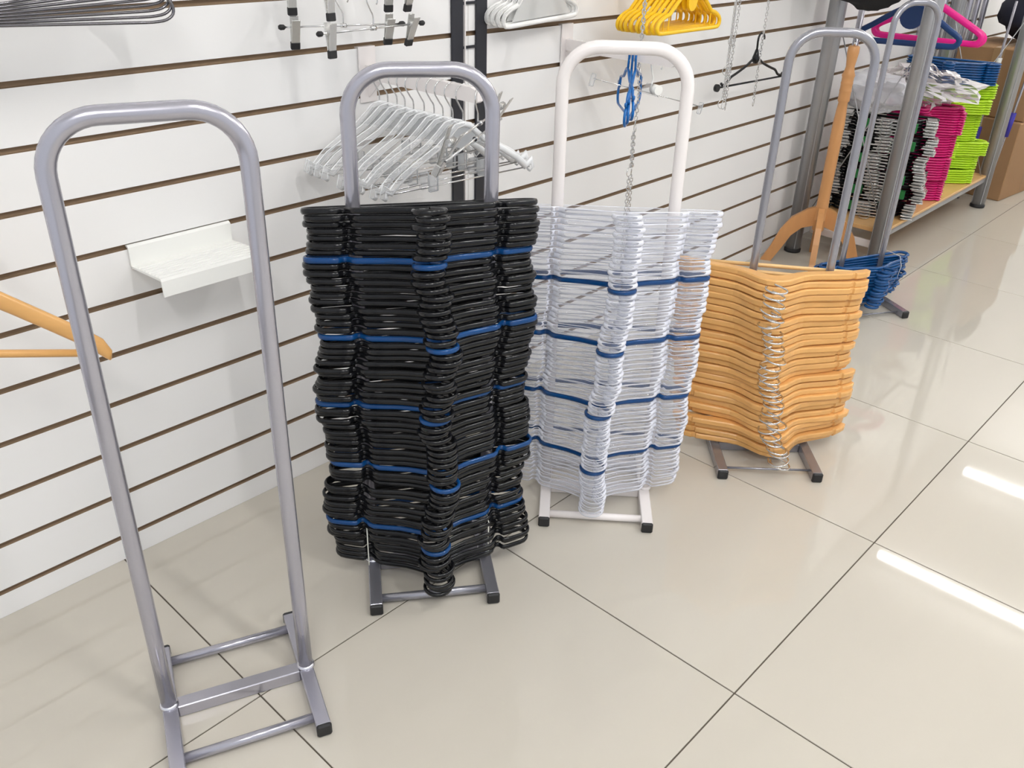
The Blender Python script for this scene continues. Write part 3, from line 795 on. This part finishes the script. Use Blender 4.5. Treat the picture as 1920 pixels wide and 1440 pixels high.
# plastic bag and crinkled wrapper lying on the stacks
def blob(name, mt, c, d, seed, amp, seg=(22, 14), flat=False, sub=3):
    from mathutils import noise
    m = MB(); su, sv = seg; v = []
    for j in range(sv + 1):
        th = PI * j / sv
        for i in range(su):
            ph = 2 * PI * i / su
            n = Vector((math.sin(th) * math.cos(ph), math.sin(th) * math.sin(ph), math.cos(th)))
            k = 1 + amp * noise.noise(n * 1.7 + Vector((seed, 0, 0))) + amp * .55 * noise.noise(n * 4.3 + Vector((0, seed, 0))) + amp * .35 * noise.noise(n * 9.1 + Vector((0, 0, seed)))
            if n.z < -.3: k *= .8
            v.append((n.x * d[0] * k, n.y * d[1] * k, n.z * d[2] * k))
    f = [(j * su + i, j * su + (i + 1) % su, (j + 1) * su + (i + 1) % su, (j + 1) * su + i) for j in range(sv) for i in range(su)]
    m.add(v, f, 0, not flat)
    return m.build(name, mt, None, c)
ztop = BZ + .010 + NS * .0128
tag(blob('plastic_bag', 'bag', (3.01, .325, ztop + .066), (.085, .135, .078), 3.1, .28, (40, 24)), 'cloudy white plastic bag on top of the chrome clip hangers', 'plastic bag')
tag(blob('plastic_wrapper', 'wrap', (3.36, .27, BZ + 38 * .0103 + .062), (.13, .19, .075), 8.4, .45, (44, 26), True), 'crinkled clear plastic wrapper lying over the pink stack', 'plastic wrapper')

# hangers on the rack's rail
def rack_hanger(label, mt, x, yc, zbar, hw, disc, roll, yawd):
    t = thing('plastic_hanger', label, 'hanger', (x, yc, zbar), hang_rot(math.radians(yawd), roll), 'broad hangers on the rack rail')
    half = [(hw - .03, 0), (hw - .01, .004), (hw, .018), (hw - .006, .034), (hw - .04, .054), (.07, .098), (.03, .118), (.008, .124)]
    path = [(-.06, 0, 0), (.06, 0, 0)] + [(a, b, 0) for a, b in half] + [(-a, b, 0) for a, b in reversed(half)]
    MB().tube(smooth_path(path, 2, True), .011, 8, closed=True, plane=(0, 0, 1), rz=.006).build('body', mt, t)
    if disc:
        MB().prism([(.042 * math.cos(a), .088 + .04 * math.sin(a)) for a in [2 * PI * k / 20 for k in range(20)]], -.005, .005).build('disc', mt, t)
        MB().prism([(-.022, .12), (.022, .12), (.016, .155), (-.016, .155)], -.005, .005).build('neck', mt, t)
    obj('hook', tubular_hook(mt, neck=.145, r=.007, rz=.005, rad=.026), t)
    return t
rack_hanger('navy blue broad hanger with round centre on the rack rail', 'navy', 3.00, .245, .815, .178, True, .02, -86)
rack_hanger('magenta broad hanger on the rack rail behind the navy one', 'pink', 3.17, .245, .815, .195, False, .0, -84)
rack_hanger('magenta broad hanger farthest along the rack rail', 'pink', 3.20, .245, .812, .195, False, -.02, -80)

# black cloth bundle hanging over the wooden stand's top
tag(blob('cloth_bundle', 'dark_cloth', (2.62, .27, 1.09), (.13, .215, .17), 5.5, .12, (30, 18)), 'black cloth bundle cut by the top edge above the coat stand', 'cloth')
face_arm('white wall arm under the black cloth bundle', 2.62, UZ)

# ------------------------------------------------------------------ wooden coat stand
TX, TY = 2.712, .317
ct = thing('coat_stand', 'turned wooden coat stand post on curved legs by the rack', 'coat stand', (TX, TY, 0))
prof = [(.020, .145), (.0225, .150), (.0225, .186), (.0235, .188), (.0235, .1905), (.0225, .192), (.0225, .235), (.0235, .238), (.0225, .242), (.0215, .30), (.0215, .55), (.0185, .600), (.0165, .628), (.0205, .634), (.0215, .640), (.0205, .648),
        (.0205, .665), (.0215, .668), (.0215, .671), (.0205, .674), (.0205, .692), (.0215, .695), (.0215, .698), (.0205, .701), (.021, .716), (.0235, .722), (.0175, .738), (.0150, .752), (.0180, .778), (.0205, .800), (.0200, .818), (.016, .822)]
MB().lathe(prof, 24).build('post', 'tree', ct)
MB().tube([(0, 0, .82), (0, 0, .838)], .004, 8).build('top_pin', 'chrome', ct)
leg2d = [(.018, .235), (.05, .215), (.10, .175), (.135, .125), (.160, .06), (.185, .0), (.215, .0), (.192, .06), (.165, .13), (.155, .165), (.12, .212), (.06, .245)]
leg2d = [(.015, .165), (.06, .150), (.095, .115), (.125, .055), (.155, .0), (.195, .0), (.165, .060), (.140, .130), (.105, .185), (.05, .225), (.015, .240)]
for k, a in enumerate((115, 205, 295, 25)):
    MB().prism(leg2d, -.011, .011, M4=Matrix.Rotation(math.radians(a), 4, 'Z') @ Matrix(((1, 0, 0, 0), (0, 0, -1, 0), (0, 1, 0, 0), (0, 0, 0, 1)))).build('leg', 'tree', ct)

# ------------------------------------------------------------------ cartons, poles and cloth at the far right
def carton(label, c, d, rz):
    t = thing('carton', label, 'carton', c, (0, 0, rz), 'brown cartons at the far right')
    MB().rbox((0, 0, d[2] / 2), d, .004).build('box', 'carton', t)
    MB().box((0, 0, d[2] + .0004), (d[0] * .98, .05, .0012)).build('tape', 'tape', t)
    for sx in (-1, 1): MB().box((sx * (d[0] / 2 + .0004), 0, d[2] - .035), (.0012, .05, .07)).build('tape', 'tape', t)
    MB().box((0, -d[1] / 2 - .0003, d[2] * .5), (.004, .0012, d[2] * .9)).build('seam', 'mdf', t)
    return t
carton('lower brown carton standing on the floor at the far right', (4.465, .255, .0), (.46, .40, .375), math.radians(-6))
carton('upper brown carton on the lower one at the far right', (4.475, .262, .3765), (.44, .385, .31), math.radians(-3))
tag(blob('folded_cloth', 'navy_cloth', (4.60, .25, .80), (.21, .16, .14), 2.2, .1, (26, 16)), 'dark navy cloth heap on the upper carton at the far right', 'cloth')
for i in range(8):
    x = 3.80 + .115 * i
    tag(MB().tube([(x, .496, .004), (x, .496, 1.5)], .0135, 14).build('steel_tube', 'silver'), 'upright silver tube leaning at the wall behind the rack, %s from the left' % ordn(i + 1), 'tube', 'silver tubes at the wall')
for i, (a, b, lab) in enumerate([((4.155, .078, .98), (4.150, .118, .30), 'thin white pole with blue grip beside the right rack post'), ((4.135, .225, .90), (4.120, .235, .22), 'second thin white pole with blue grip behind the first')]):
    t = thing('telescopic_pole', lab, 'pole', b[:2] + (0,), (0, 0, 0), 'thin poles with blue grips')
    A = Vector(a) - Vector((b[0], b[1], 0)); B = Vector(b) - Vector((b[0], b[1], 0))
    dr = (A - B).normalized(); B0 = B - dr * (B.z - .002) / dr.z
    MB().tube([B0, A], .0055, 10).build('shaft', 'silver', t)
    MB().tube([B + dr * .02, B + dr * .13], .013, 12).build('grip', 'blue_grip', t)
    MB().tube([B + dr * .40, B + dr * .44], .011, 12).build('collar', 'white_plastic', t)
